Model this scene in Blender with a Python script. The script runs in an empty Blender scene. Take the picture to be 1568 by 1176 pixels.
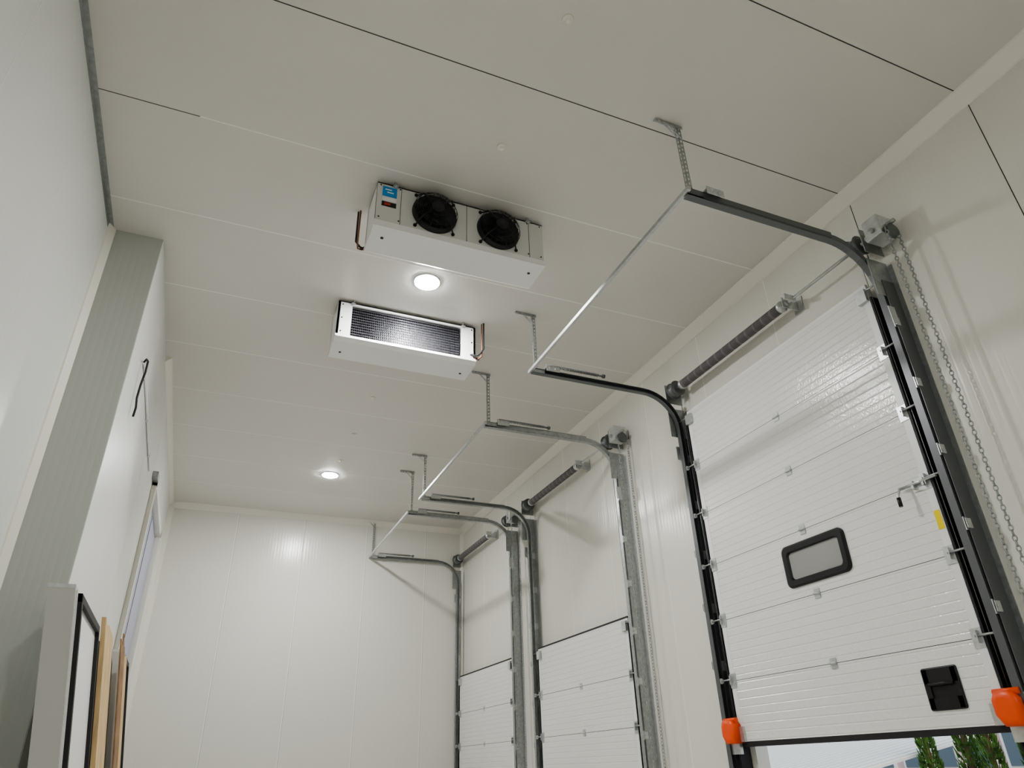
import bpy, bmesh, math, random
from mathutils import Vector, Matrix
random.seed(4)
ZC = 1.6            # eye height; everything below is written relative to the eye, lifted at the end
H = 3.95; W = 4.2; YB = 12.15; YF = -4.5; XL = -1.25; XL2 = -0.85; YC = 5.25; FL = -1.6
sc = bpy.context.scene
col = sc.collection

# ------------------------------------------------------------------ materials
def mat(name, color, rough=0.5, metal=0.0, noise=None, ribs=None, emboss=None, emit=None, mottle=None, coat=0.0, alpha=None):
    m = bpy.data.materials.new(name); m.use_nodes = True
    nt = m.node_tree; N = nt.nodes; L = nt.links
    b = N['Principled BSDF']
    b.inputs['Base Color'].default_value = (*color, 1)
    b.inputs['Roughness'].default_value = rough
    b.inputs['Metallic'].default_value = metal
    if coat: b.inputs['Coat Weight'].default_value = coat
    if emit:
        b.inputs['Emission Color'].default_value = (*emit[0], 1)
        b.inputs['Emission Strength'].default_value = emit[1]
    geo = N.new('ShaderNodeNewGeometry')
    last = None
    if ribs:   # (axis, pitch, groove width, distance)
        ax, pitch, wd, dist = ribs
        sp = N.new('ShaderNodeSeparateXYZ'); L.new(geo.outputs['Position'], sp.inputs[0])
        pp = N.new('ShaderNodeMath'); pp.operation = 'PINGPONG'; pp.inputs[1].default_value = pitch/2
        L.new(sp.outputs[ax], pp.inputs[0])
        dv = N.new('ShaderNodeMath'); dv.operation = 'DIVIDE'; dv.inputs[1].default_value = wd; dv.use_clamp = True
        L.new(pp.outputs[0], dv.inputs[0])
        bp = N.new('ShaderNodeBump'); bp.inputs['Strength'].default_value = 1; bp.inputs['Distance'].default_value = dist
        L.new(dv.outputs[0], bp.inputs['Height']); last = bp
    if emboss:  # (scale xyz, distance)
        mp = N.new('ShaderNodeMapping'); mp.inputs['Scale'].default_value = emboss[0]
        L.new(geo.outputs['Position'], mp.inputs[0])
        nz = N.new('ShaderNodeTexNoise'); nz.inputs['Scale'].default_value = 1; nz.inputs['Detail'].default_value = 2
        L.new(mp.outputs[0], nz.inputs['Vector'])
        bp = N.new('ShaderNodeBump'); bp.inputs['Strength'].default_value = 1; bp.inputs['Distance'].default_value = emboss[1]
        L.new(nz.outputs['Fac'], bp.inputs['Height'])
        if last: L.new(last.outputs[0], bp.inputs['Normal'])
        last = bp
    if last: L.new(last.outputs[0], b.inputs['Normal'])
    if mottle:  # (scale xyz, amount)
        mp = N.new('ShaderNodeMapping'); mp.inputs['Scale'].default_value = mottle[0]
        L.new(geo.outputs['Position'], mp.inputs[0])
        nz = N.new('ShaderNodeTexNoise'); nz.inputs['Scale'].default_value = 1; nz.inputs['Detail'].default_value = 4
        L.new(mp.outputs[0], nz.inputs['Vector'])
        cr = N.new('ShaderNodeValToRGB')
        a = mottle[1]
        cr.color_ramp.elements[0].position = .3; cr.color_ramp.elements[1].position = .7
        cr.color_ramp.elements[0].color = (*[c*(1-a) for c in color], 1)
        cr.color_ramp.elements[1].color = (*[min(1, c*(1+a*.5)) for c in color], 1)
        L.new(nz.outputs['Fac'], cr.inputs[0]); L.new(cr.outputs[0], b.inputs['Base Color'])
    return m

CREAM = (0.80, 0.785, 0.72)
m_ceil = mat('ceiling_panel', (0.745, 0.725, 0.672), .38, ribs=('Y', .05, .012, .0003), emboss=((.8, 2.5, 1), .003), mottle=((.5, .8, 1), .03))
m_wallY = mat('wall_panel_y', CREAM, .25, ribs=('Y', .05, .012, .0005), emboss=((1, 6, .5), .003))
m_wallX = mat('wall_panel_x', (0.81, 0.80, 0.74), .23, ribs=('X', .05, .012, .0005), emboss=((6, 1, .5), .003))
m_wallL = mat('wall_panel_left', (0.81, 0.82, 0.80), .3, ribs=('Y', .05, .012, .0006), emboss=((1, 5, .5), .003))
m_colShade = mat('column_panel_shaded', (0.53, 0.55, 0.51), .4, ribs=('X', .05, .012, .0004))  # grey-green, darkened in colour for the shade on the camera-facing side
m_trim = mat('pvc_trim', (0.86, 0.835, 0.75), .35)
m_seamD = mat('seam_dark', (0.06, 0.06, 0.055), .8)
m_seamL = mat('seam_sealant', (0.94, 0.935, 0.90), .5)
m_seamM = mat('seam_grey', (0.45, 0.44, 0.41), .6)
m_floor = mat('concrete', (0.74, 0.725, 0.68), .5, emboss=((9, 9, 9), .002), mottle=((1.5, 1.5, 1.5), .08))
m_galv = mat('galvanised_steel', (0.44, 0.46, 0.46), .38, .75, mottle=((30, 30, 30), .2))
m_galvL = mat('galvanised_bright', (0.62, 0.64, 0.64), .34, .7, mottle=((30, 30, 30), .12))
m_dark = mat('dark_steel', (0.15, 0.16, 0.165), .38, .5)
m_rub = mat('black_rubber', (0.018, 0.018, 0.02), .6)
m_door = mat('door_skin', (0.86, 0.86, 0.84), .16, ribs=('Z', .06, .006, .0024), emboss=((75, 75, 40), .0021))
m_white = mat('white_paint', (0.88, 0.88, 0.87), .35)
m_front = mat('evaporator_front_paint', (0.70, 0.70, 0.67), .4)
m_black = mat('black_plastic', (0.012, 0.012, 0.013), .4)
m_blue = mat('label_blue', (0.03, 0.30, 0.70), .4)
m_red = mat('label_red', (0.55, 0.04, 0.03), .4)
m_lab = mat('label_white', (0.85, 0.85, 0.85), .4)
m_yel = mat('label_yellow', (0.95, 0.75, 0.01), .4)
m_orange = mat('orange_plastic', (0.95, 0.11, 0.02), .4)
m_copper = mat('copper', (0.30, 0.14, 0.09), .4, .6)
m_fin = mat('aluminium_fins', (0.085, 0.085, 0.105), .45, .4)
m_tube = mat('coil_tube', (0.30, 0.30, 0.34), .4, .6)
m_spring = mat('spring_steel', (0.17, 0.16, 0.17), .5, .2)
m_spring2 = mat('spring_steel_light', (0.25, 0.235, 0.24), .5, .2)
m_lamp = mat('lamp_diffuser', (1, 1, 1), .5, emit=((1.0, 0.998, 0.98), 400))
m_bezel = mat('lamp_bezel', (0.9, 0.9, 0.9), .4)
m_lilac = mat('door_leaf_lilac', (0.42, 0.43, 0.56), .35)
m_wood = mat('raw_wood', (0.74, 0.54, 0.29), .7, mottle=((25, 25, 2), .3))
m_card = mat('cardboard', (0.36, 0.22, 0.12), .85, mottle=((8, 8, 8), .35))
m_greypl = mat('grey_plastic', (0.56, 0.55, 0.52), .5)
m_gap = mat('dark_gap', (0.05, 0.045, 0.04), .5)  # near-black colour for the shaded gap between the leaning boards
m_acr = mat('window_acrylic', (.36, .36, .35), .08)

# ------------------------------------------------------------------ mesh builder
class B:
    def __init__(s, name, mats):
        s.name = name; s.mats = mats; s.bm = bmesh.new(); s.smooth = False
    def face(s, pts, mi=0, smooth=False):
        vs = [s.bm.verts.new(p) for p in pts]
        f = s.bm.faces.new(vs); f.material_index = mi; f.smooth = smooth
        return f
    def box(s, x0, x1, y0, y1, z0, z1, mi=0, xf=None):
        if x0 > x1: x0, x1 = x1, x0
        if y0 > y1: y0, y1 = y1, y0
        if z0 > z1: z0, z1 = z1, z0
        P = [(x, y, z) for x in (x0, x1) for y in (y0, y1) for z in (z0, z1)]
        if xf: P = [xf(p) for p in P]
        v = [s.bm.verts.new(p) for p in P]
        for idx in ((0,1,3,2),(4,6,7,5),(0,4,5,1),(2,3,7,6),(0,2,6,4),(1,5,7,3)):
            f = s.bm.faces.new([v[i] for i in idx]); f.material_index = mi
    def loft(s, rings, mi=0, closed=False, caps=True, smooth=True):
        R = [[s.bm.verts.new(p) for p in r] for r in rings]
        n = len(R[0]); cnt = len(R)
        for i in range(cnt if closed else cnt-1):
            a, b = R[i], R[(i+1) % cnt]
            for j in range(n):
                k = (j+1) % n
                f = s.bm.faces.new((a[j], a[k], b[k], b[j])); f.material_index = mi; f.smooth = smooth
        if caps and not closed:
            f = s.bm.faces.new(R[0][::-1]); f.material_index = mi
            f = s.bm.faces.new(R[-1]); f.material_index = mi
    def tube(s, pts, r, mi=0, seg=8, closed=False):
        pts = [Vector(p) for p in pts]; n = len(pts); rings = []
        up = None
        for i, p in enumerate(pts):
            if closed: t = pts[(i+1) % n]-pts[i-1]
            else: t = pts[min(i+1, n-1)]-pts[max(i-1, 0)]
            t.normalize()
            if up is None:
                up = Vector((0, 0, 1)) if abs(t.z) < .9 else Vector((1, 0, 0))
            a = t.cross(up)
            if a.length < 1e-5: a = t.orthogonal()
            a.normalize(); b = a.cross(t).normalized(); up = b
            rr = r[i] if isinstance(r, (list, tuple)) else r
            rings.append([p+(a*math.cos(q)+b*math.sin(q))*rr for q in [2*math.pi*k/seg for k in range(seg)]])
        s.loft(rings, mi, closed=closed)
    def cyl(s, p0, p1, r, mi=0, seg=20):
        s.tube([p0, p1], r, mi, seg)
    def ring(s, c, ax, R, r, mi=0, seg=32, ms=6, stretch=None):
        c = Vector(c); ax = Vector(ax).normalized(); u = ax.orthogonal().normalized(); v = ax.cross(u)
        rings = []
        for i in range(seg):
            t = 2*math.pi*i/seg; d = u*math.cos(t)+v*math.sin(t)
            rings.append([c+d*(R+r*math.cos(q))+ax*(r*math.sin(q)) for q in [2*math.pi*k/ms for k in range(ms)]])
        s.loft(rings, mi, closed=True)
    def prism(s, prof, a, b, mp, mi=0):
        r0 = [mp(u, v, a) for u, v in prof]; r1 = [mp(u, v, b) for u, v in prof]
        s.loft([r0, r1], mi, smooth=False)
    def done(s, parent=None, bevel=0, loc=None):
        bmesh.ops.recalc_face_normals(s.bm, faces=s.bm.faces)
        me = bpy.data.meshes.new(s.name); 
        xs = [v.co for v in s.bm.verts]
        mn = Vector((min(v.x for v in xs), min(v.y for v in xs), min(v.z for v in xs)))
        mx = Vector((max(v.x for v in xs), max(v.y for v in xs), max(v.z for v in xs)))
        c = (mn+mx)/2
        for v in s.bm.verts: v.co -= c
        s.bm.to_mesh(me); s.bm.free()
        for m in s.mats: me.materials.append(m)
        o = bpy.data.objects.new(s.name, me); col.objects.link(o)
        o.location = c
        if parent: o.parent = parent; o.location = c-parent.location
        if bevel:
            md = o.modifiers.new('bevel', 'BEVEL'); md.width = bevel; md.segments = 2; md.limit_method = 'ANGLE'; md.angle_limit = math.radians(50)
        return o

def empty(name, loc):
    e = bpy.data.objects.new(name, None); col.objects.link(e); e.location = loc; e.empty_display_size = .2
    return e

# ------------------------------------------------------------------ room shell
b = B('floor', [m_floor]); b.box(-1.5, W+.14, YF-.2, YB+.2, FL-.15, FL); b.done()

seamsY = [1.73+1.035*i for i in range(-6, 11)]
b = B('ceiling', [m_ceil, m_seamD, m_seamL, m_seamM])
b.box(-1.5, W+.14, YF-.2, YB+.2, H, H+.12)
for i, y in enumerate(seamsY):
    if y > YB or y < YF: continue
    x0 = XL if y < YC else XL2
    if y < 3: b.box(x0, W, y-.0035, y+.0035, H-.001, H+.01, 1)
    elif y < 4.2:
        b.box(x0, -.6, y-.003, y+.003, H-.001, H+.01, 1); b.box(-.6, W, y-.005, y+.005, H-.001, H+.01, 2)
    else: b.box(x0, W, y-.005, y+.005, H-.001, H+.01, 2)
b.done()

DC = [3.93, 7.69, 10.85]
OH = 1.25   # top of openings
b = B('wall_right', [m_wallY, m_seamD, m_seamL, m_rub])
prev = YF-.2
for c in DC:
    b.box(W, W+.12, prev, c-1.08, FL, H); b.box(W, W+.12, c-1.08, c+1.08, OH, H); prev = c+1.08
b.box(W, W+.12, prev, YB+.2, FL, H)
for y in seamsY:
    if y < YF or y > YB: continue
    mi = 1 if y < 3 else 2
    ind = [c for c in DC if abs(y-c) < 1.08]
    b.box(W-.001, W+.01, y-.003, y+.003, OH if ind else FL, H, mi)
b.done()

b = B('wall_back', [m_wallX, m_seamL, m_seamM]); b.box(-1.5, W+.14, YB, YB+.14, FL, H)
for x in (.23, 1.32, 2.40, 3.48): b.box(x-.008, x+.004, YB-.002, YB+.01, FL, H, 1); b.box(x+.004, x+.010, YB-.001, YB+.01, FL, H, 2)
b.done()
b = B('wall_front', [m_wallX]); b.box(-1.5, W+.14, YF-.14, YF, FL, H); b.done()
def lw(x1, y0, y1, z0, seams=()):
    b = B('wall_left', [m_wallL, m_seamM, m_seamL]); b.box(x1-.12, x1, y0, y1, z0, H)
    for y in seams: b.box(x1-.01, x1+.001, y-.003, y+.003, z0, H, 2)
    b.done()
lw(XL, YF, YC, FL, (.6, 1.7, 2.8, 3.9, 4.95))
lw(XL2, YC+.3, 8.9, FL, (6.4, 7.5, 8.6)); lw(XL2, 8.9, 10.98, 3.05); lw(XL2, 10.98, YB, FL)
b = B('column', [m_colShade, m_wallL]); b.box(XL-.15, XL2, YC, YC+.3, FL, H)
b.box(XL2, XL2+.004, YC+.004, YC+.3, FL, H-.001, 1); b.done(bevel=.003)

# trims
b = B('trim_1', [m_trim]); b.prism([(W, H), (W-.10, H), (W-.095, H-.012), (W-.012, H-.09), (W, H-.095)], YF, YB, lambda u, v, t: (u, t, v)); b.done()
b = B('trim_2', [m_trim]); b.prism([(YB, H), (YB-.09, H), (YB-.085, H-.012), (YB-.012, H-.085), (YB, H-.09)], XL2, W, lambda u, v, t: (t, u, v)); b.done()
b = B('trim_3', [m_trim]); b.prism([(XL2, H), (XL2+.06, H), (XL2+.055, H-.012), (XL2+.012, H-.055), (XL2, H-.06)], 7.26, YB, lambda u, v, t: (u, t, v)); b.done()
b = B('trim_4', [m_trim]); b.prism([(XL2, YB), (XL2+.08, YB), (XL2+.075, YB-.012), (XL2+.012, YB-.075), (XL2, YB-.08)], FL, H, lambda u, v, t: (u, v, t)); b.done()
b = B('trim_5', [m_trim]); b.prism([(XL, YC), (XL+.05, YC), (XL+.045, YC-.012), (XL+.012, YC-.07), (XL, YC-.075)], FL, H, lambda u, v, t: (u, v, t)); b.done()
b = B('trim_6', [m_galv]); b.box(XL, XL+.003, YF, YC-.01, H-.045, H); b.box(XL, XL+.035, YF, YC-.01, H-.003, H); b.done()
b = B('trim_7', [m_trim]); b.prism([(W, YB), (W-.06, YB), (W-.01, YB-.05), (W, YB-.05)], FL, H, lambda u, v, t: (u, v, t)); b.done()

# ------------------------------------------------------------------ overhead doors
XD = 4.11  # curtain inner face
def sweep(bd, path, prof, y0, mi):
    rings = []
    n = len(path)
    for i, (x, z) in enumerate(path):
        a = path[max(i-1, 0)]; c = path[min(i+1, n-1)]
        tx, tz = c[0]-a[0], c[1]-a[1]; l = math.hypot(tx, tz); tx /= l; tz /= l
        nx, nz = -tz, tx
        rings.append([(x+nx*u, y0+v, z+nz*u) for u, v in prof])
    bd.loft(rings, mi, smooth=False)

def trackpath(z_top=3.30, xe=2.47, xw=4.09, R=.38, zb=FL):
    p = [(xw, zb), (xw, z_top-R)]
    for k in range(1, 13):
        t = math.pi/2*k/12
        p.append((xw-R+R*math.cos(t), z_top-R+R*math.sin(t)))
    p.append((xe, z_top))
    return p

def ladder(bd, p0, p1, wdir, width, mi, hole=.022, pitch=.04, th=.003):
    p0 = Vector(p0); p1 = Vector(p1); wd = Vector(wdir).normalized(); d = (p1-p0); L = d.length; d.normalize(); nn = d.cross(wd)
    def bar(a, b_, w0, w1):
        pts = []
        for q in (a, b_):
            for w in (w0, w1):
                for n_ in (-th/2, th/2): pts.append(p0+d*q+wd*w+nn*n_)
        v = [bd.bm.verts.new(p) for p in pts]
        for idx in ((0,1,3,2),(4,6,7,5),(0,4,5,1),(2,3,7,6),(0,2,6,4),(1,5,7,3)):
            f = bd.bm.faces.new([v[i] for i in idx]); f.material_index = mi
    bar(0, L, -width/2, -width*.22); bar(0, L, width*.22, width/2)
    q = 0
    while q < L:
        bar(q, min(L, q+pitch-hole), -width*.22, width*.22); q += pitch

def chain(name, pts, parent, link=.038, r=.0036):
    b = B(name, [m_galv])
    pts = [Vector(p) for p in pts]
    k = 0
    for a, c in zip(pts[:-1], pts[1:]):
        d = c-a; L = d.length; d.normalize(); n = int(L/(link*.78))
        s1 = d.cross(Vector((1, .3, 0))).normalized(); s2 = d.cross(s1)
        for i in range(n):
            o = a+d*(i*L/n); sd = s1 if k % 2 else s2; k += 1
            ring = []
            for q in range(8):
                t = 2*math.pi*q/8
                ring.append(o+d*(link/2*math.cos(t))+sd*(link*.3*math.sin(t)))
            b.tube(ring, r, 0, 4, closed=True)
    return b.done(parent)

def overhead_door(c, zbot, full, idx):
    e = empty('overhead_sectional_door', (4.1, c, FL+.0))
    hw = 1.125; ht = 1.25
    zt = zbot+2.96
    # --- curtain
    b = B('curtain', [m_door, m_galvL, m_rub, m_seamM, m_white])
    zs = [zbot+.03]+[zbot+.48*i for i in range(1, 6)]+[zt]
    for i in range(6):
        z0, z1 = zs[i], zs[i+1]
        b.box(XD, XD+.04, c-hw, c+hw, z0+.002, z1-.002, 0)
        b.box(XD+.006, XD+.035, c-hw+.005, c+hw-.005, z0-.004, z0+.004, 2)
        for s in (-1, 1):   # end stiles
            y1 = c+s*hw
            b.box(XD-.002, XD+.042, y1-s*.05, y1+s*.003, z0+.003, z1-.003, 4)
    b.box(XD+.0, XD+.05, c-hw, c+hw, zbot-.005, zbot+.03, 2)      # bottom seal
    b.box(XD+.0, XD+.03, c-hw, c+hw, zt-.002, zt+.018, 2 if idx else 4)       # top seal
    b.done(e)
    # --- hinges, rollers
    b = B('hinges', [m_galvL, m_galv, m_white, m_dark])
    for i in range(1, 6):
        z = zs[i]
        b.box(XD-.006, XD, c-.028, c+.028, z-.035, z+.035, 0)
        b.cyl((XD-.01, c-.03, z), (XD-.01, c+.03, z), .008, 0, 10)
        for s in (-1, 1):
            y = c+s*(hw-.03)
            b.box(XD-.007, XD-.002, y-.035, y+.035, z-.055, z+.055, 0)
            b.box(XD-.03, XD-.005, y+s*.01, y+s*.016, z-.03, z+.04, 0)
            b.cyl((XD-.022, y, z+.01), (XD-.022, c+s*ht, z+.01), .007, 1, 8)
            b.cyl((XD-.022, c+s*(ht-.03), z+.01), (XD-.022, c+s*(ht-.005), z+.01), .022, 2, 14)
    for s in (-1, 1):
        y = c+s*(hw-.04)
        b.box(XD-.03, XD-.002, y-.04, y+.045, zt-.13, zt-.03, 0)
        b.cyl((XD-.02, y, zt-.05), (XD-.02, c+s*ht, zt-.05), .007, 1, 8)
        b.box(XD-.02, XD-.002, y-.03, y+.045, zbot+.03, zbot+.14, 0)
    b.done(e)
    # --- tracks
    b = B('tracks', [m_galv, m_dark, m_galvL, m_rub])
    wm = 1 if idx == 0 else 0  # tracks of the near door take the darker steel, the others galvanised
    path = trackpath()
    for s in (-1, 1):
        y = c+s*ht; q = s
        prof = [(-.024, -.03*q), (-.024, .02*q), (.024, .02*q), (.024, -.03*q), (.020, -.03*q), (.020, .016*q), (-.020, .016*q), (-.020, -.03*q)]
        sweep(b, path, prof, y, wm)
        # reinforcing angle above the horizontal run
        b.box(2.47, 3.72, y+.02*q, y+.024*q, 3.290, 3.338, wm); b.box(2.47, 3.72, y+.024*q, y-.012*q, 3.334, 3.338, wm)
        # wall angle, web + flange
        b.box(XD-.03, W-.002, y+.03*q, y+.036*q, FL, 3.0, wm)
        b.box(W-.006, W-.001, y-.05*q, y+.07*q, FL, 3.15, 2 if idx else 0)
        b.box(XD-.01, W-.006, y-.112*q, y-.10*q, FL, OH+.05 if zbot < 0 else 2.95, 3)   # side seal
        # track brackets
        z = FL+.4
        while z < 3.0:
            b.box(XD-.045, W-.004, y+.022*q, y+.029*q, z-.04, z+.04, 2)
            b.box(XD-.045, XD-.0, y+.036*q, y+.040*q, z-.03, z+.03, 2)
            b.cyl((XD-.03, y+.036*q, z), (XD-.03, y+.048*q, z), .008, 2, 8)
            z += .48
        # galvanised splice plate of the bend
        b.box(4.0, W-.004, y+.026*q, y+.030*q, 2.86, 3.18, 0)
        b.box(4.04, 4.10, y+.037*q, y+.042*q, 2.62, 2.76, 2)
    # cross bar joining the ends
    b.box(2.45, 2.475, c-ht-.05, c+ht+.04, 3.29, 3.32, 2)
    b.done(e)
    # --- spring bumpers
    b = B('bumper_springs', [m_dark, m_galvL, m_galv])
    for s in (-1, 1):
        y = c+s*ht-.05
        b.box(2.60, 2.74, y-.01, y+.06, 3.338, 3.344, 1)
        b.box(2.60, 2.74, y-.012, y-.008, 3.30, 3.36, 1)
        b.cyl((2.64, y-.02, 3.33), (2.64, y-.008, 3.33), .012, 1, 8); b.cyl((2.70, y-.02, 3.33), (2.70, y-.008, 3.33), .012, 1, 8)
        if idx == 0 and s == -1: continue
        b.cyl((2.60, y, 3.36), (3.22, y, 3.36), .010, 2, 8)
        pts = [(2.62+.55*t/220, y+.015*math.cos(t*.9), 3.36+.015*math.sin(t*.9)) for t in range(221)]
        b.tube(pts, .003, 0, 4)
        b.cyl((3.215, y, 3.36), (3.24, y, 3.36), .02, 0, 10)
    b.done(e)
    # --- hangers
    b = B('hangers', [m_galv, m_galvL])
    for s in (-1, 1):
        y = c+s*ht
        xh = 2.52
        mi = 0
        ladder(b, (xh, y, 3.30), (xh, y, H-.002), (1, 0, 0), .030, mi)
        ladder(b, (xh-.015, y+.014, 3.30), (xh-.015, y+.014, H-.002), (0, 1, 0), .028, mi)
        ladder(b, (xh-.20, y, H-.004), (xh+.02, y, H-.004), (0, 1, 0), .030, mi)
        ladder(b, (xh-.20, y-.015, H-.018), (xh+.02, y-.015, H-.018), (0, 0, 1), .028, mi)
        ladder(b, (xh-.11, y, H-.01), (xh, y, H-.12), (0, 1, 0), .024, mi)
        b.box(xh-.05, xh+.08, y-.02, y-.014, 3.28, 3.34, 1)
    b.done(e)
    # --- shaft, springs, drums
    zs_ = 3.36; xs_ = 4.07
    b = B('torsion_shaft', [m_galvL, m_spring, m_spring2, m_dark, m_galv])
    b.cyl((xs_, c-1.42, zs_), (xs_, c+1.34, zs_), .0135, 0, 12)
    y0, y1 = c-.36, c+1.08
    b.cyl((xs_, y0, zs_), (xs_, y1, zs_), .038, 1, 16)
    pitch = .012; turns = int((y1-y0)/pitch)
    for t0 in range(0, turns, 9):
        for (a_, n_, mi) in ((t0, 7, 1), (t0+7, 2, 2)):
            n_ = min(n_, turns-a_)
            if n_ <= 0: continue
            pts = []
            for k in range(n_*12+1):
                t = k/12
                pts.append((xs_+.040*math.cos(2*math.pi*t), y0+(a_+t)*pitch, zs_+.040*math.sin(2*math.pi*t)))
            b.tube(pts, .0062, mi, 5)
    for y in (y0, y1):   # spring cones
        b.tube([(xs_, y-.05, zs_), (xs_, y-.03, zs_), (xs_, y-.03, zs_), (xs_, y, zs_), (xs_, y+.03, zs_)], [.028, .028, .05, .05, .034], 0, 16)
    # mid bearing bracket
    b.box(xs_-.05, W-.003, y0-.075, y0-.069, zs_-.05, zs_+.05, 0)
    b.box(W-.012, W-.003, y0-.13, y0-.03, zs_-.07, zs_+.07, 0)
    b.cyl((xs_, y0-.10, zs_), (xs_, y0-.05, zs_), .035, 4, 14)
    for s in (-1, 1):
        y = c+s*1.19
        b.tube([(xs_, y-.045, zs_), (xs_, y-.04, zs_), (xs_, y-.035, zs_), (xs_, y-.03, zs_), (xs_, y+.03, zs_), (xs_, y+.035, zs_), (xs_, y+.04, zs_), (xs_, y+.045, zs_)],
               [.05, .085, .085, .068, .068, .09, .09, .05], 3, 28)
        for k in range(5): b.ring((xs_, y-.022+.011*k, zs_), (0, 1, 0), .069, .003, 4, 24, 4)
        # end bearing plate
        ye = c+s*1.285
        b.box(xs_-.06, W-.003, ye-.003, ye+.003, zs_-.12, zs_+.09, 4)
        b.cyl((xs_, ye-.02, zs_), (xs_, ye+.02, zs_), .03, 0, 14)
    # pawl / safety arm near the drum
    b.box(xs_-.10, xs_+.02, y0-.16, y0-.14, zs_-.03, zs_+.02, 0)
    b.done(e)
    # --- chain hoist gearbox
    b = B('chain_hoist', [m_galvL, m_dark, m_galv])
    yg = c-1.40
    b.box(xs_-.085, xs_+.075, yg-.065, yg+.065, zs_-.09, zs_+.085, 0)
    b.cyl((xs_, yg-.065, zs_), (xs_, yg-.13, zs_), .017, 2, 12)
    b.cyl((xs_-.085, yg, zs_-.03), (xs_-.11, yg, zs_-.03), .02, 2, 10)
    b.tube([(xs_+.0, yg-.07, zs_-.07), (xs_, yg-.076, zs_-.07), (xs_, yg-.095, zs_-.07), (xs_, yg-.101, zs_-.07)], [.06, .06, .045, .06], 1, 24)
    b.box(xs_+.05, W-.003, yg-.03, yg+.03, zs_-.05, zs_+.05, 2)
    b.done(e, bevel=.006)
    chain('hand_chain', [(xs_-.06, yg-.085, zs_-.07), (xs_-.055, yg-.085, -1.0), (xs_, yg-.085, -1.06), (xs_+.055, yg-.085, -1.0), (xs_+.06, yg-.085, zs_-.07)], e)
    # --- lift cables
    b = B('lift_cables', [m_galv])
    for s in (-1, 1):
        y = c+s*1.165
        b.cyl((xs_+.02, y, zs_-.05), (XD+.01, y, zbot+.08), .0025, 0, 6)
    b.done(e)
    if full:
        # window
        def rr(hx, hz, r, n=6):
            P = []
            for cx, cz, a0 in ((hx-r, hz-r, 0), (-hx+r, hz-r, 90), (-hx+r, -hz+r, 180), (hx-r, -hz+r, 270)):
                for k in range(n+1):
                    a = math.radians(a0+90*k/n); P.append((cx+r*math.cos(a), cz+r*math.sin(a)))
            return P
        b = B('vision_window', [m_black, m_acr])
        yc_, zc_ = c-.055, 1.30
        o1 = rr(.315, .158, .05); o2 = rr(.30, .145, .045); i1 = rr(.262, .108, .035); i2 = rr(.25, .10, .03)
        f = lambda P, x: [(x, yc_+u, zc_+v) for u, v in P]
        b.loft([f(o1, XD), f(o1, XD-.012), f(o2, XD-.022), f(i1, XD-.022), f(i2, XD-.002)], 0, caps=False, smooth=False)
        b.face(f(i2, XD-.004), 1)
        b.done(e)
        # pocket handle
        b = B('pocket_handle', [m_black, m_dark])
        yc_, zc_ = 3.145, .345
        o1 = rr(.12, .118, .015); o2 = rr(.112, .11, .012); i1 = rr(.085, .055, .01)
        b.loft([f(o1, XD), f(o1, XD-.008), f(o2, XD-.012)], 0, caps=False, smooth=False)
        b.box(XD-.012, XD-.002, yc_-.112, yc_+.112, zc_+.03, zc_+.11, 0)
        b.box(XD-.012, XD-.002, yc_-.112, yc_+.112, zc_-.11, zc_-.05, 0)
        b.box(XD-.012, XD-.002, yc_-.112, yc_-.08, zc_-.11, zc_+.11, 0)
        b.box(XD-.012, XD-.002, yc_+.08, yc_+.112, zc_-.11, zc_+.11, 0)
        b.box(XD-.003, XD-.001, yc_-.11, yc_+.11, zc_-.11, zc_+.11, 0)
        b.cyl((XD-.016, yc_-.085, zc_+.025), (XD-.016, yc_+.085, zc_+.025), .01, 0, 10)
        b.done(e)
        # slide bolt
        b = B('slide_bolt', [m_galvL, m_black])
        yb_, zb_ = c-1.05, 1.53
        b.box(XD-.008, XD-.002, yb_-.05, yb_+.05, zb_-.04, zb_+.04, 0)
        b.cyl((XD-.025, yb_-.14, zb_+.01), (XD-.025, yb_+.13, zb_+.01), .009, 0, 10)
        b.tube([(XD-.025, yb_+.1, zb_+.01), (XD-.06, yb_+.11, zb_+.0), (XD-.08, yb_+.12, zb_-.05), (XD-.08, yb_+.12, zb_-.10)], .009, 0, 8)
        b.cyl((XD-.08, yb_+.12, zb_-.06), (XD-.08, yb_+.12, zb_-.12), .013, 1, 8)
        b.box(XD-.03, XD-.008, yb_-.045, yb_-.03, zb_-.02, zb_+.03, 0); b.box(XD-.03, XD-.008, yb_+.03, yb_+.045, zb_-.02, zb_+.03, 0)
        b.done(e)
        b = B('warning_label', [m_yel]); b.box(XD-.004, XD-.0025, c-hw+.004, c-hw+.046, 1.22, 1.34); b.done(e)
        # orange spring-break covers
        for s in (-1, 1):
            b = B('bottom_bracket_cover', [m_orange, m_galvL])
            y = c+s*1.175; z = .205
            prof = [(-.075, -.085), (.04, -.085), (.075, -.03), (.075, .05), (.05, .09), (-.04, .09), (-.075, .05)]
            b.loft([[(x, y+u*k, z+v*k) for u, v in prof] for x, k in ((XD+.0, 1), (XD-.07, 1), (XD-.085, .88), (XD-.09, .6))], 0)
            b.cyl((XD-.04, y-.08, z+.085), (XD-.04, y+.07, z+.085), .018, 0, 10)
            b.box(XD-.03, XD-.002, y-.06, y+.05, z-.16, z-.08, 1)
            b.done(e)
    return e

overhead_door(DC[0], .10, True, 0)
overhead_door(DC[1], FL+.0, False, 1)
overhead_door(DC[2], FL+.0, False, 2)

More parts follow.
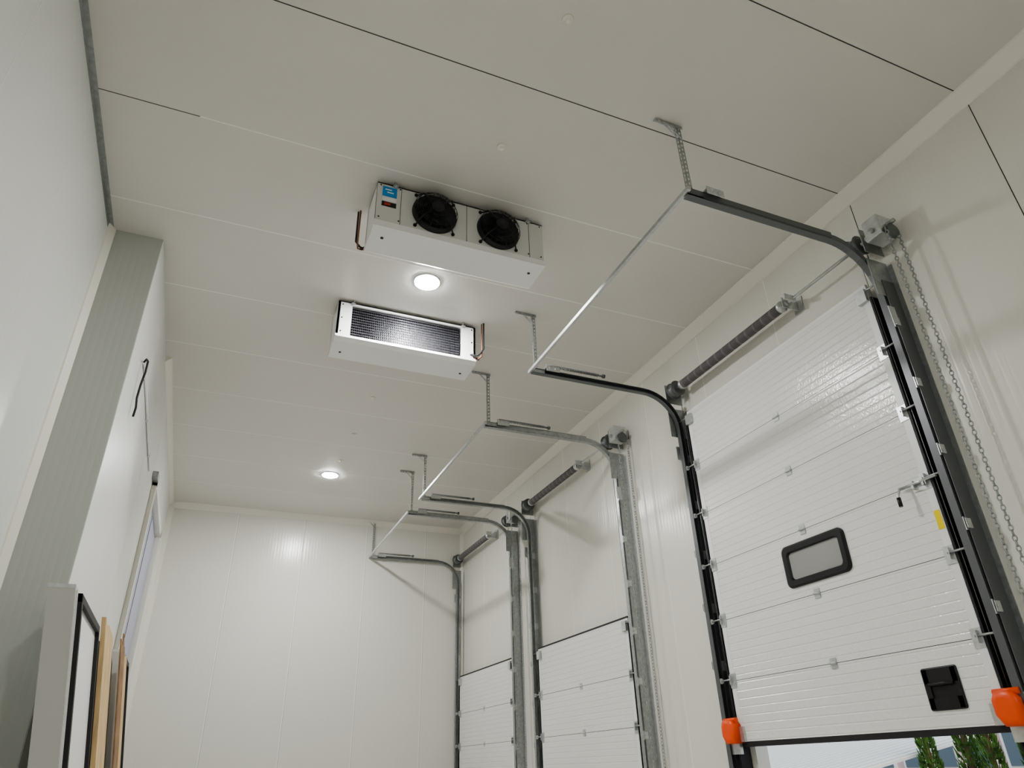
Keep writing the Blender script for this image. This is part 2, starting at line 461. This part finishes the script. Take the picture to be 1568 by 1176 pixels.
# ------------------------------------------------------------------ evaporators
def evaporator(cx, cy, flip):
    e = B('ceiling_evaporator_unit', [m_white, m_front, m_black, m_blue, m_red, m_lab, m_fin, m_copper, m_galvL, m_rub, m_tube])
    b = e
    hx = .685; z0 = 3.495; z1 = 3.925
    yf = -.17; yb = .17
    # casing (open at the coil side)
    b.box(-hx, hx, yf, yf+.02, z0+.03, z1, 1)             # fan plate
    b.box(-hx, hx, yf, yb, z1-.01, z1, 0)              # top
    b.box(-hx, -hx+.02, yf+.001, yb, z0+.05, z1, 0); b.box(hx-.02, hx, yf+.001, yb, z0+.05, z1, 0)
    # drip tray
    pr = [(yf-.006, z0+.055), (yf-.006, z0), (yb-.03, z0-.0), (yb+.012, z0+.03), (yb+.012, z0+.055)]
    b.prism(pr, -hx-.006, hx+.006, lambda u, v, t: (t, u, v), 0)
    # coil side: end panels + fin block + tube rows
    b.box(-hx, -hx+.15, yb-.02, yb, z0+.05, z1, 0); b.box(hx-.13, hx, yb-.02, yb, z0+.05, z1, 0)
    b.box(-hx+.15, hx-.13, yb-.15, yb-.06, z0+.055, z1-.012, 6)
    b.box(-hx+.15, hx-.13, yb-.02, yb, z1-.03, z1, 0)
    n = 12
    for k in range(n):
        z = z0+.075+(z1-.04-z0-.075)*k/(n-1)
        b.box(-hx+.15, hx-.13, yb-.06, yb-.055, z-.006, z+.010, 2)
        b.cyl((-hx+.15, yb-.03, z), (hx-.13, yb-.03, z), .0035, 10, 6)
    for k in range(60):
        x = -hx+.16+(2*hx-.30)*k/59
        b.box(x-.001, x+.001, yb-.06, yb-.035, z0+.06, z1-.03, 6)
    # fans
    for fx in (-.235, .29):
        fz = 3.735
        c = (fx, yf, fz)
        b.tube([(fx, yf+.01, fz), (fx, yf-.012, fz), (fx, yf-.03, fz), (fx, yf-.034, fz)], [.178, .178, .17, .16], 2, 40)
        b.cyl((fx, yf-.034, fz), (fx, yf-.075, fz), .045, 2, 20)
        for k in range(7):
            a0 = 2*math.pi*k/7
            R = []
            for r_, tw, w in ((.04, .0, .28), (.09, .10, .33), (.15, .22, .34)):
                P = []
                for sgn, dy in ((-1, -.04), (1, -.062)):
                    a = a0+tw+sgn*w
                    P.append((fx+r_*math.cos(a), yf+dy, fz+r_*math.sin(a)))
                R.append(P)
            for i in range(2):
                b.face([R[i][0], R[i][1], R[i+1][1], R[i+1][0]], 2)
        for r_, dy in ((.172, -.05), (.155, -.078), (.138, -.085), (.121, -.09), (.104, -.094), (.087, -.097), (.07, -.099), (.053, -.1)):
            b.ring((fx, yf+dy, fz), (0, 1, 0), r_, .0022, 2, 36, 4)
        b.cyl((fx, yf-.098, fz), (fx, yf-.104, fz), .05, 2, 20)
        for k in range(24):
            a = 2*math.pi*k/24
            b.tube([(fx+.05*math.cos(a), yf-.1, fz+.05*math.sin(a)), (fx+.155*math.cos(a), yf-.08, fz+.155*math.sin(a)), (fx+.172*math.cos(a), yf-.05, fz+.172*math.sin(a))], .0018, 2, 4)
        for k in range(4):
            a = math.pi/4+math.pi/2*k
            b.tube([(fx+.05*math.cos(a), yf-.104, fz+.05*math.sin(a)), (fx+.16*math.cos(a), yf-.082, fz+.16*math.sin(a)), (fx+.19*math.cos(a), yf-.03, fz+.19*math.sin(a)), (fx+.215*math.cos(a), yf-.006, fz+.215*math.sin(a))], .006, 2, 6)
            b.cyl((fx+.212*math.cos(a), yf-.01, fz+.212*math.sin(a)), (fx+.212*math.cos(a), yf+.002, fz+.212*math.sin(a)), .014, 2, 10)
        b.cyl((fx, yf-.104, fz), (fx, yf-.108, fz), .02, 9, 12)
    # fan plate seams
    for x in (-.50, .0275, .56): b.box(x-.0015, x+.0015, yf-.002, yf, z0+.06, z1, 9)
    # labels
    b.box(-.645, -.535, yf-.003, yf, 3.80, 3.895, 3)
    b.box(-.625, -.575, yf-.004, yf-.003, 3.862, 3.872, 5); b.box(-.61, -.56, yf-.004, yf-.003, 3.835, 3.845, 5)
    b.box(-.645, -.535, yf-.003, yf, 3.755, 3.795, 5)
    b.box(-.645, -.535, yf-.003, yf, 3.70, 3.745, 2); b.box(-.625, -.58, yf-.004, yf-.003, 3.712, 3.733, 4)
    # screws and hanging lugs
    for x in (-.66, -.51, .55, .66):
        for z in (3.585, 3.90): b.cyl((x, yf-.004, z), (x, yf, z), .006, 2, 8)
    for x in (-.55, .55):
        for y in (yf-.025, yb-.0):
            b.box(x-.02, x+.02, y, y+.025, z1-.02, z1-.014, 8); b.cyl((x, y+.012, z1-.03), (x, y+.012, H), .006, 8, 8)
    for x in (-.645, .645):
        for z in (3.59, 3.74, 3.89): b.cyl((x, yb, z), (x, yb+.004, z), .007, 2, 8)
    for x in (-.6, .6): b.cyl((x, -.05, z0-.004), (x, -.05, z0), .012, 2, 10)
    # suction line
    b.tube([(-hx+.02, yb+.0, z0+.06), (-hx-.02, yb+.03, z0+.05), (-hx-.045, yb+.05, z0+.07), (-hx-.05, yb+.055, z0+.12), (-hx-.05, yb+.055, z0+.25), (-hx-.05, yb+.05, H)], .007, 7, 8)
    b.tube([(-hx+.03, yb+.02, z0+.09), (-hx-.01, yb+.045, z0+.08), (-hx-.03, yb+.06, z0+.10), (-hx-.062, yb+.07, z0+.15), (-hx-.064, yb+.07, H)], .008, 9, 8)
    b.tube([(-hx+.05, yb+.0, z0+.1), (-hx+.03, yb+.03, z0+.09), (-hx+.01, yb+.03, z0+.06), (-hx-.03, yb+.02, z0+.05)], .010, 9, 8)
    if flip:
        for v in b.bm.verts: v.co.x *= -1; v.co.y *= -1
    for v in b.bm.verts: v.co.x += cx; v.co.y += cy
    return b.done()
evaporator(1.345, 3.93+.17, False)
evaporator(1.355, 5.56+.17, True)

# ------------------------------------------------------------------ lamps and caps
for y, k in ((5.02, 1), (10.1, 1), (-2.2, 1)):  # last lamp is unseen, placed behind the camera off the spacing for its light
    b = B('ceiling_downlight', [m_bezel, m_lamp])
    x = 1.37
    b.tube([(x, y, H), (x, y, H-.010), (x, y, H-.014)], [.124, .122, .116], 0, 40)
    b.tube([(x, y, H-.013), (x, y, H-.016)], [.114, .112], 1, 40)
    b.done()
for y in (1.2, 2.24, 3.30, 6.4, 7.45, 8.55, 9.5):
    b = B('ceiling_fixing_cap', [m_trim]); x = 1.42
    b.tube([(x, y, H), (x, y, H-.006), (x, y, H-.012), (x, y, H-.012), (x, y, H-.022), (x, y, H-.024)], [.036, .035, .028, .017, .016, .010], 0, 20); b.done()

# ------------------------------------------------------------------ left side things
b = B('electrical_conduit', [m_white])
pts = [(XL2+.012, 5.86, 3.09), (XL2+.012, 6.5, 3.07), (XL2+.012, 7.3, 3.01), (XL2+.012, 8.1, 2.97)]
b.tube(pts, .011, 0, 8)
for y, z in ((6.1, 3.082), (6.9, 3.04), (7.7, 2.99)): b.box(XL2, XL2+.028, y-.012, y+.012, z-.02, z+.02)
b.done()
b = B('hanging_cable', [m_rub])
b.tube([(XL2+.012, 5.83, 3.085), (XL2+.03, 5.80, 3.10), (XL2+.05, 5.76, 3.06), (XL2+.05, 5.77, 2.96), (XL2+.035, 5.80, 2.85), (XL2+.03, 5.82, 2.74), (XL2+.04, 5.83, 2.66), (XL2+.035, 5.835, 2.58)], .009, 0, 8)
b.done()
# tall freight doorway on the left
b = B('door_1', [m_trim, m_lilac, m_galv, m_dark])
b.box(XL2+.001, XL2+.05, 8.80, 8.90, FL, 3.13, 0); b.box(XL2+.001, XL2+.05, 10.98, 11.08, FL, 3.13, 0); b.box(XL2+.001, XL2+.05, 8.80, 11.08, 3.05, 3.13, 0)
b.box(XL2-.10, XL2-.02, 8.92, 10.96, FL, 3.04, 1)
b.box(XL2-.02, XL2-.015, 9.93, 9.95, FL, 3.02, 3)
b.box(XL2+.001, XL2+.06, 8.62, 8.80, 3.08, 3.16, 2)
for z in (-.9, .6, 2.1): b.box(XL2-.02, XL2-.0, 9.0, 9.2, z-.03, z+.03, 2)
b.done()

def lean(xtop, ztop, k=.155):
    return lambda p: (p[0]+xtop+k*(ztop-p[2]), p[1], p[2])
def leaf(y0, y1, xt, zt, th=.125):
    b = B('insulated_door_leaf', [m_greypl, m_rub, m_white, m_galvL])
    f = lean(xt, zt)
    b.box(-th, 0, y0, y1, FL, zt, 0, f)
    b.box(0, .012, y0+.02, y1-.02, FL+.03, zt-.025, 2, f)
    for (a, c, d, e_) in ((y0+.03, y0+.075, FL+.05, zt-.04), (y1-.075, y1-.03, FL+.05, zt-.04)):
        b.box(.012, .035, a, c, d, e_, 1, f)
    b.box(.012, .035, y0+.03, y1-.03, zt-.085, zt-.04, 1, f)
    b.box(-th-.002, .002, y0-.002, y0+.006, zt-.02, zt+.002, 3, f)
    b.done()
leaf(4.60, 5.74, -.705, .97, .135)
leaf(8.0, 8.7, -.70, 1.10, .1)
def ragged(name, mats, y0, y1, xt, zt, th, amp, steps, seed):
    rnd = random.Random(seed)
    b = B(name, mats); f = lean(xt, zt)
    ys = [y0+(y1-y0)*i/steps for i in range(steps+1)]
    tops = [zt-amp*rnd.random() for _ in ys]
    prof = [(y0, FL)]+list(zip(ys, tops))+[(y1, FL)]
    b.prism(prof, -th, 0, lambda u, v, t: f((t, u, v)), 0)
    return b
ragged('wooden_crate_panel', [m_wood], 5.80, 6.45, -.65, 1.02, .03, .06, 7, 1).done()
ragged('cardboard_sheet', [m_card], 6.75, 7.2, -.62, 1.10, .012, .14, 10, 5).done()
ragged('dark_gap_sheet', [m_gap], 6.52, 7.3, -.70, .98, .05, .10, 6, 8).done()  # dark sheet standing in for the shaded gap between the boards
ragged('plywood_sheet', [m_wood], 7.38, 7.9, -.63, 1.02, .02, .05, 5, 9).done()

# ------------------------------------------------------------------ outside
m_gr = mat('asphalt', (.25, .25, .25), .9); m_roof = mat('white_metal_roof', (.86, .87, .89), .5)
m_rib = mat('roof_rib', (.6, .62, .65), .5)
m_pink = mat('pink_render', (.58, .42, .47), .8); m_tree = mat('conifer_foliage', (.09, .19, .04), .9, mottle=((7, 7, 7), .7)); m_bark = mat('bark', (.12, .07, .04), .9)
m_win = mat('window_glass', (.1, .15, .2), .1); m_wht = mat('white_render', (.8, .8, .8), .8)
b = B('exterior_ground', [m_gr]); b.box(W+.14, 60, -30, 60, FL-1.3, FL-1.1); b.done()
b = B('low_roofed_building', [m_roof, m_white, m_rib])
b.box(11, 17, 12.0, 22, FL-1.1, -.55, 1)
b.prism([(10.6, -.6), (17.4, .5), (17.4, .55), (10.6, -.54)], 11.9, 22.3, lambda u, v, t: (u, t, v), 0)
for i in range(34):
    y = 11.95+.3*i; b.prism([(10.6, -.54), (17.4, .55), (17.4, .58), (10.6, -.51)], y, y+.04, lambda u, v, t: (u, t, v), 2)
b.done()
b = B('pink_house', [m_pink, m_win, m_roof, m_wht])
b.box(26, 34, 8, 26, FL-1.1, 5, 0); b.prism([(25.5, 5), (34.5, 5), (30, 8)], 7.5, 26.5, lambda u, v, t: (u, t, v), 2)
for y in (17.4, 18.8, 20.2, 21.6, 23): b.box(25.92, 26.02, y-.12, y+.9, -.5, 1.4, 3); b.box(25.88, 25.93, y, y+.78, -.4, 1.3, 1)
b.done()
for (x, y, h) in ((14, 11.5, 4.3), (14.3, 10.85, 4.6), (14, 10.15, 4.2), (14.4, 9.6, 4.7), (14, 9.0, 4.4), (14.3, 8.4, 4.6)):
    b = B('conifer_tree', [m_tree, m_bark]); z = FL-1.1
    b.cyl((x, y, z), (x, y, z+h*.8), .05, 1, 8)
    rnd = random.Random(int(y*100))
    for k in range(2600):          # dense upward-pointing sprays
        t = rnd.random()**.85
        zz = z+.1+(h-.15)*t
        R_ = .36*(1-t)**.7*min(1, .5+t*4)
        a = rnd.uniform(0, 2*math.pi); rad = R_*math.sqrt(rnd.uniform(.35, 1))
        px, py = x+rad*math.cos(a), y+rad*math.sin(a)
        L = rnd.uniform(.07, .15); w_ = rnd.uniform(.012, .03)
        ox, oy = math.cos(a)*L*.35, math.sin(a)*L*.35
        b2 = rnd.uniform(0, math.pi); sx, sy = math.cos(b2)*w_, math.sin(b2)*w_
        b.face([(px-sx, py-sy, zz), (px+sx, py+sy, zz), (px+ox+sx*.3, py+oy+sy*.3, zz+L)])
    b.done()

# ------------------------------------------------------------------ world
w = bpy.data.worlds.new('sky'); sc.world = w; w.use_nodes = True
nt = w.node_tree; bg = nt.nodes['Background']
st = nt.nodes.new('ShaderNodeTexSky'); st.sky_type = 'HOSEK_WILKIE'; st.turbidity = 9; st.sun_direction = (-.3, -.5, .8)
nt.links.new(st.outputs[0], bg.inputs[0]); bg.inputs[1].default_value = 3.0

# ------------------------------------------------------------------ camera
cd = bpy.data.cameras.new('camera'); cam = bpy.data.objects.new('camera', cd); col.objects.link(cam)
cd.sensor_width = 36; cd.lens = 1065/1568*36; cd.clip_start = .05; cd.clip_end = 200
fw = Vector((.3508, .8033, .4837)).normalized()
rt = Vector((.921, -.3915, -.0304)); rt = (rt-fw*rt.dot(fw)).normalized(); up = rt.cross(fw)
R = Matrix((rt, up, -fw)).transposed()
cam.rotation_euler = R.to_euler(); cam.location = (0, 0, 0)
sc.camera = cam
for o in list(col.objects):
    if o.parent is None: o.location.z += ZC
sc.view_settings.view_transform = 'AgX'
sc.view_settings.look = 'AgX - Medium High Contrast'
sc.view_settings.exposure = 0.8
